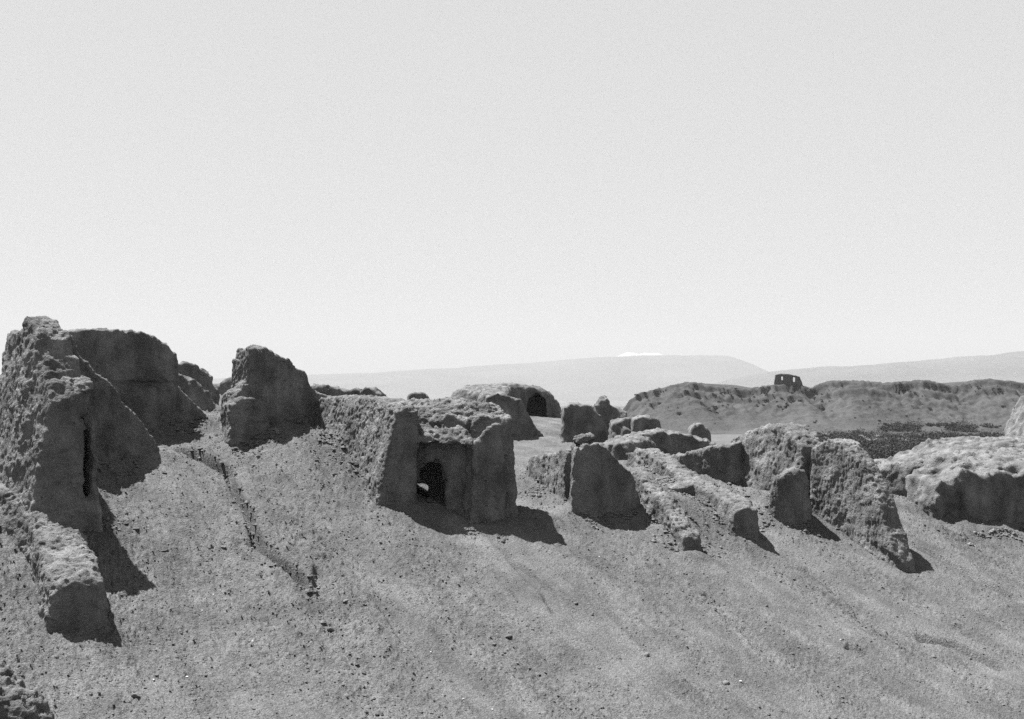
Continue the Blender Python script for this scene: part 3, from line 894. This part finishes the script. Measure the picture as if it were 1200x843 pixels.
# lumps fallen from the walls lie against their feet
def rubble(n, smin_, smax_):
    segs = [(a_, b_, max(w.hl.max(), w.hr.max())) for w in ALL_WALLS if w.p[:, 1].max() < 36 and w.fan for a_, b_ in zip(w.line()[:-1], w.line()[1:])]
    L = np.array([math.hypot(b_[0] - a_[0], b_[1] - a_[1]) for a_, b_, _ in segs])
    k = RNG.choice(len(segs), n, p=L / L.sum())
    A = np.array([q[0] for q in segs])[k]; B = np.array([q[1] for q in segs])[k]; W = np.array([q[2] for q in segs])[k]
    p = A + (B - A) * RNG.random((n, 1))
    nrm = np.stack([-(B - A)[:, 1], (B - A)[:, 0]], 1) / (np.linalg.norm(B - A, axis=1)[:, None] + 1e-9)
    side_ = np.where(RNG.random(n) < 0.5, -1, 1)
    p = p + nrm * (side_ * (W * 0.9 + np.abs(RNG.normal(0, 0.42, n))))[:, None]
    keep = fbm(xy0(p[:, 0], p[:, 1]), 0.9, 2, 0.5, 61) > -0.05
    return p[keep, 0], p[keep, 1]
_rx, _ry = rubble(16000, 0, 0)
_k = [random.choice((0, 1, 1, 1, 2)) for _ in range(420)]
_q = []
for i in _k:
    pts = GULLIES[i][0]; j = random.randrange(len(pts) - 1); t = random.random()
    _q.append((pts[j][0] + t * (pts[j + 1][0] - pts[j][0]) + random.gauss(0, 0.09), pts[j][1] + t * (pts[j + 1][1] - pts[j][1]) + random.gauss(0, 0.09)))
_rx = np.concatenate([_rx, [q[0] for q in _q]]); _ry = np.concatenate([_ry, [q[1] for q in _q]])
v, f = gravel(len(_rx), 0.014, 0.085, 2, (_rx, _ry))
tag(link('rubble', mesh_np('rubble', v, f, M_MUD, False)), 'broken lumps of mud fallen against the feet of the ruined walls', 'rubble', kind='stuff')

# ------------------------------------------------------------------ valley, terrace scarp, far plain and mountains
def grid_sheet(name, xs, ys_, zf, mat):
    X, Y = np.meshgrid(xs, ys_)
    x, y = X.ravel(), Y.ravel()
    n, m = X.shape
    i = (np.arange(n - 1)[:, None] * m + np.arange(m - 1)[None, :]).ravel()
    return mesh_np(name, np.stack([x, y, zf(x, y)], 1), np.stack([i, i + 1, i + m + 1, i + m], 1), mat)

def plain_z(x, y):
    r = np.hypot(x, y)
    z = VALLEY - 0.6 + 0.35 * fbm(xy0(x, y), 18, 3, 0.5, 8) * (r > 60)
    z = z - 55 * smooth(320, 4000, r)
    z = np.where(r < 100, VALLEY - 2.5, z)
    return z

def spaced(a, b, n, p=2.5):
    t = np.linspace(-1, 1, n)
    return np.sign(t) * np.abs(t) ** p * (b - a) / 2 + (a + b) / 2

xs = np.unique(np.concatenate([np.linspace(-400, 400, 120), spaced(-9000, 9000, 120)]))
ysn = np.unique(np.concatenate([np.linspace(-100, 420, 110), 420 + 9600 * np.linspace(0, 1, 60) ** 2.2, -100 - 800 * np.linspace(0, 1, 8)]))
tag(link('valley_floor', grid_sheet('valley_floor', xs, ysn, plain_z, M_VALLEY)), kind='structure')

# terrace scarp beyond the valley
crest_u = np.array([700, 728, 738, 748, 765, 782, 800, 815, 832, 850, 868, 885, 905, 940, 948, 960, 975, 1000, 1020, 1040, 1060, 1085, 1100, 1112, 1128, 1142, 1165, 1190, 1200, 1240, 1300, 1400, 1600])
crest_v = np.array([500, 482, 470, 462, 457, 453, 449, 449, 452, 454, 457, 455, 452, 453, 457, 451, 447, 447, 448, 450, 448, 446, 449, 452, 450, 447, 445, 448, 450, 448, 446, 447, 447])
SC_D = 300.0
def scarp_z(x, y):
    u = (x - np.maximum(0, y - SC_D) * 0.3) / SC_D * F + U0
    u = u + 5.0 * fbm(xy0(x, y), 9, 2, 0.5, 21)
    top = (VH - np.interp(u, crest_u, crest_v)) / F * SC_D
    wob = 2.2 * fbm(xy0(x, np.zeros_like(y)), 30, 3, 0.5, 22) + 2.0 * fbm(xy0(x, y), 5, 4, 0.6, 23)
    t = (SC_D - y + wob) / 34.0          # 0 at the crest, 1 at the foot
    foot = VALLEY - 0.8
    prof = np.interp(t, [-3, -0.02, 0.0, 0.04, 0.12, 0.16, 0.30, 0.34, 0.62, 1.0, 1.25], [1.0, 1.0, 0.99, 0.90, 0.84, 0.72, 0.62, 0.55, 0.28, 0.06, 0.0])
    z = foot + (top - foot) * prof
    z = z + (0.5 * fbm(xy0(x * 0.55, y), 5.0, 5, 0.68, 24) + 0.75 * fbm(xy0(x, y), 1.6, 2, 0.6, 29)) * np.clip(1.15 - t, 0, 1) * (t > -0.3)
    lh = np.clip(0.9 + 4.2 * fbm(xy0(x, y * 0.3), 17, 4, 0.62, 26), 0, 3.0)
    lh = lh * (0.7 + 0.9 * fbm(xy0(x, y), 2.6, 3, 0.6, 28))
    z = z - lh * smooth(0.0, 0.025, t) * (1 - smooth(0.35, 0.9, t))
    l2 = np.clip(2.2 * fbm(np.stack([x, y * 0.5, np.zeros_like(x)], -1), 6, 2, 0.6, 27), 0, 1.4)
    z = z - l2 * smooth(0.17, 0.20, t) * (1 - smooth(0.25, 0.6, t))
    # washed chutes down the slope
    z = z + 0.28 * fbm(np.stack([x, y / 6.0, np.zeros_like(x)], -1), 5.0, 3, 0.5, 25) * np.clip(t * 3, 0, 1) * np.clip((1.3 - t) * 2, 0, 1)
    return z - 0.3 * (t > 1.2)
xs = np.concatenate([np.arange(20, 190, 0.45), np.arange(190, 300, 4.0)])
ys2 = np.concatenate([np.arange(246, 312, 0.45), np.arange(312, 420, 8)])
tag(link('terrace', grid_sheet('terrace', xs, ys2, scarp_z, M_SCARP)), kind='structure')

# ruined tower on the terrace
tw = np.array([(922 - U0) / F * 300, 303.0, (VH - 453) / F * 300])
tower = Wall([(908.5, 302, 439.5), (915, 301.5, 438), (925, 301, 438.5), (930, 301, 440), (935, 301.5, 441.5), (939, 302, 451)], 2.4, 0.9, bl=0.02, br=0.06, end=0.10, k=0.25, dig=0.0)
tower.zb = tw[2] - 2.0; tower.lo[2] = tw[2] - 2.0
w1 = box(at(916.5, 443.6, 301), (0.27, 6, 0.56), -0.25, 0.05)
w2 = box(at(930.5, 445.0, 301), (0.28, 6, 0.70), -0.25, 0.05)
inner = box(at(922, 447, 303.6), (2.6, 1.1, 3.2), 0, 0.1)
o = mud_thing('ruined_tower', cut(cut(cut(tower, w1), w2), inner), 0.14, 'roofless square tower with two window holes on the far terrace', 'tower', mat=M_MUD_FAR, amp=0.16, scale=1.5, rough=0.35)
o.location = (tw[0], tw[1], tw[2])
o.data.transform(__import__('mathutils').Matrix.Translation(Vector((np.array([(np.array(tower.lo) + np.array(tower.hi))[0] / 2, (np.array(tower.lo) + np.array(tower.hi))[1] / 2, float(lie((np.array(tower.lo) + np.array(tower.hi))[0] / 2, (np.array(tower.lo) + np.array(tower.hi))[1] / 2)[0])]) - tw))))

# scrub
def leaf_cloud(n, rad, seed, size, grass=False):
    r = np.random.default_rng(seed)
    p = r.normal(size=(n, 3)); p /= np.linalg.norm(p, axis=1)[:, None]
    p *= r.uniform(0.3, 1.0, (n, 1)) ** 0.5 * (0.75 + 0.45 * perlin(p * 1.7 + seed)[:, None])
    p = p * np.array(rad); p[:, 2] = np.abs(p[:, 2])
    a = r.normal(size=(n, 3)); b = r.normal(size=(n, 3))
    a /= np.linalg.norm(a, axis=1)[:, None]; b /= np.linalg.norm(b, axis=1)[:, None]
    s = size * r.uniform(0.5, 1.2, (n, 1))
    v = np.stack([p - a * s, p + b * s * 0.8, p + a * s], 1).reshape(-1, 3)
    return v, np.arange(n * 3).reshape(-1, 3)

shrub_mesh, stem_mesh = [], []
for k in range(4):
    v, f = leaf_cloud(420, (1.0, 1.0, 1.0), 100 + k, 0.16)
    shrub_mesh.append(mesh_np('foliage', v, f, M_LEAF, False))
    vs, fs = [], []
    for j in range(5):
        a = j * 1.256 + k
        e = np.array([0.5 * math.cos(a), 0.5 * math.sin(a), 0.75])
        b0 = len(vs) * 1
        for c, rr in ((np.array([0, 0, -0.3]), 0.06), (e, 0.02)):
            for q in range(3):
                vs.append(c + rr * np.array([math.cos(q * 2.09), math.sin(q * 2.09), 0]))
        for q in range(3):
            fs.append((b0 + q, b0 + (q + 1) % 3, b0 + 3 + (q + 1) % 3, b0 + 3 + q))
    stem_mesh.append(mesh_np('stem', np.array(vs), np.array(fs), M_TWIG, False))

def shrub(x, y, z, r, hgt, k, label, group):
    o = empty('shrub', (x, y, z), label, 'shrub', group)
    o.rotation_euler = (0, 0, RNG.uniform(0, 6.28))
    a = link('foliage', shrub_mesh[k % 4], o); a.scale = (r, r, hgt)
    b = link('stem', stem_mesh[k % 4], o); b.scale = (r, r, hgt)
    return o

def far_hit(u, v, fz, d0=130, d1=330):
    d = np.linspace(d0, d1, 4000)
    xx = (u - U0) / F * d
    zz = (VH - v) / F * d
    b = np.where(zz < fz(xx, d))[0]
    k = b[0] if len(b) else len(d) - 1
    return float(xx[k]), float(d[k]), float(fz(xx[k:k + 1], d[k:k + 1])[0])

_vx = np.arange(15, 190, 0.5); _vy = np.arange(125, 335, 0.5)
_vX, _vY = np.meshgrid(_vx, _vy, indexing='ij')
_vZ = np.where(_vY > 247, scarp_z(_vX.ravel(), _vY.ravel()).reshape(_vX.shape), -99)
_vZ = np.maximum(plain_z(_vX.ravel(), _vY.ravel()).reshape(_vX.shape), _vZ)

def vz(x, y):
    i = np.clip(np.round((x - 15) * 2).astype(int), 0, len(_vx) - 1); j = np.clip(np.round((y - 125) * 2).astype(int), 0, len(_vy) - 1)
    return _vZ[i, j]

a = far_hit(1099, 500, vz); shrub(a[0], a[1], a[2], 0.8, 1.2, 0, 'round dark shrub on the valley floor, rounder one of a close pair', 'pair of dark shrubs on the valley floor')
a = far_hit(1109, 500, vz); shrub(a[0], a[1], a[2], 0.55, 1.1, 1, 'slimmer dark shrub on the valley floor, narrower one of a close pair', 'pair of dark shrubs on the valley floor')
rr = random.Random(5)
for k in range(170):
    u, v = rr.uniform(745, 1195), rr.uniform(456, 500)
    if k < 95: u, v = rr.uniform(748, 1000), 460 + 22 * rr.random() ** 1.3  # dark tufts added as dashes in place of the ledges' shadows
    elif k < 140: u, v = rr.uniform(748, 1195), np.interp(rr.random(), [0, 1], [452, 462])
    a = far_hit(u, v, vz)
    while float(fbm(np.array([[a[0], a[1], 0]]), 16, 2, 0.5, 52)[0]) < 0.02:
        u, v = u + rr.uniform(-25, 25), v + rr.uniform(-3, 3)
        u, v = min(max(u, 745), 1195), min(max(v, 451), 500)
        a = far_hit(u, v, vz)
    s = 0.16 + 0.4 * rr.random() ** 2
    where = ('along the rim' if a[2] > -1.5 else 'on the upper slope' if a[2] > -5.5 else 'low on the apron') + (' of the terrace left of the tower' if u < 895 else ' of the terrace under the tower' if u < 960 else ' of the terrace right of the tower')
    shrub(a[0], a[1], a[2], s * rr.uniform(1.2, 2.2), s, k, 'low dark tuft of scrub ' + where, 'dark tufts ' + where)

# dense dark scrub in the valley: one mass
vs, fs, base = [], [], 0
bands = [(940, 1100, 506, 546, 1500), (1035, 1130, 498, 506, 130), (1130, 1180, 500, 508, 60), (1085, 1200, 503, 513, 260)]
kk = 0
for u0_, u1_, v0_, v1_, n in bands:
    for j in range(n):
        u, v = rr.uniform(u0_, u1_), v0_ + (v1_ - v0_) * rr.random() ** 0.8
        a = far_hit(u, v, vz)
        if float(fbm(np.array([[a[0], a[1], 0]]), 14, 2, 0.5, 30)[0]) < (-0.16 if n == 1500 else 0.0): continue
        s = 0.4 + 2.3 * rr.random() ** 2.8
        v_, f_ = leaf_cloud(110, (s * 1.2, s * 1.2, s * rr.uniform(0.6, 1.1)), 300 + kk, 0.26)
        vs.append(v_ + np.array(a)); fs.append(f_ + base); base += len(v_); kk += 1
tag(link('scrub', mesh_np('scrub', np.concatenate(vs), np.concatenate(fs), M_LEAF, False)), 'dark mass of low scrub filling the valley floor before the terrace', 'scrub', kind='stuff')

# mountains
def range_sheet(name, us, vs_, dist, depth, foot_v, mat, seed, rough=14, nx=500, ny=40):
    x0, x1 = (us[0] - U0) / F * dist, (us[-1] - U0) / F * dist
    xs = np.linspace(x0, x1, nx)
    t = np.linspace(0, 1.3, ny)
    X, T = np.meshgrid(xs, t)
    x, tt_ = X.ravel(), T.ravel()
    y = dist - depth * (1 - tt_)
    top = (VH - np.interp(x / dist * F + U0, us, vs_)) / F * dist
    foot = (VH - foot_v) / F * (dist - depth)
    prof = np.where(tt_ <= 1, smooth(0, 1, tt_) ** 1.2, 1 - 2.5 * (tt_ - 1))
    P = xy0(x, y)
    z = foot + (top - foot) * prof + rough * fbm(P, 700, 5, 0.55, seed) * prof + 3.5 * rough * fbm(np.stack([x, y * 0.35, np.zeros_like(x)], -1), 520, 5, 0.6, seed + 2) * prof * np.clip(1.02 - tt_, 0, 0.5) * 2 + rough * 0.6 * fbm(xy0(x, y * 0.3), 160, 3, 0.5, seed + 1) * prof
    n, m = X.shape
    i = (np.arange(n - 1)[:, None] * m + np.arange(m - 1)[None, :]).ravel()
    return tag(link(name, mesh_np(name, np.stack([x, y, z], 1), np.stack([i, i + 1, i + m + 1, i + m], 1), mat)), kind='structure')

range_sheet('mountain', [-400, -100, 150, 350, 450, 560, 640, 690, 740, 790, 845, 858, 872, 900, 960], [452, 450, 447, 441, 436, 430, 425, 420, 417, 416.5, 418, 423, 435, 446, 458], 9000, 3500, 478, M_HILL, 40)
range_sheet('hills', [780, 850, 885, 920, 960, 1000, 1040, 1080, 1120, 1160, 1200, 1300, 1450, 1700], [462, 445, 437, 433, 431.5, 429, 425, 422, 418, 416, 412, 408, 408, 420], 5200, 2200, 470, M_HILL, 50, rough=14)
range_sheet('snow_peak', [700, 722, 735, 748, 755, 772, 784, 840], [427, 418, 412.2, 414.5, 412.8, 413.5, 418.5, 428], 10500, 1200, 440, M_SNOW, 60, rough=18, nx=160)

# ------------------------------------------------------------------ the air
haze_m = bpy.data.materials.new("air")
haze_m.use_nodes = True
hn = haze_m.node_tree
hn.nodes.clear()
ho = hn.nodes.new("ShaderNodeOutputMaterial")
hv = hn.nodes.new("ShaderNodeVolumePrincipled")
hv.inputs['Color'].default_value = (0.40, 0.40, 0.40, 1)
hv.inputs['Density'].default_value = 1.5e-4
hv.inputs['Anisotropy'].default_value = 0.0
hn.links.new(hv.outputs[0], ho.inputs['Volume'])
x0, x1, y0, y1, z0, z1 = -9500, 9500, -1200, 11500, -80, 560
hv_ = [(x, y, z) for x in (x0, x1) for y in (y0, y1) for z in (z0, z1)]
hf_ = [(0, 1, 3, 2), (4, 6, 7, 5), (0, 4, 5, 1), (2, 3, 7, 6), (0, 2, 6, 4), (1, 5, 7, 3)]
tag(link('haze', mesh_np('haze', np.array(hv_), np.array(hf_), haze_m, False)), 'thin bright haze in the air over the whole valley', 'haze', kind='stuff')
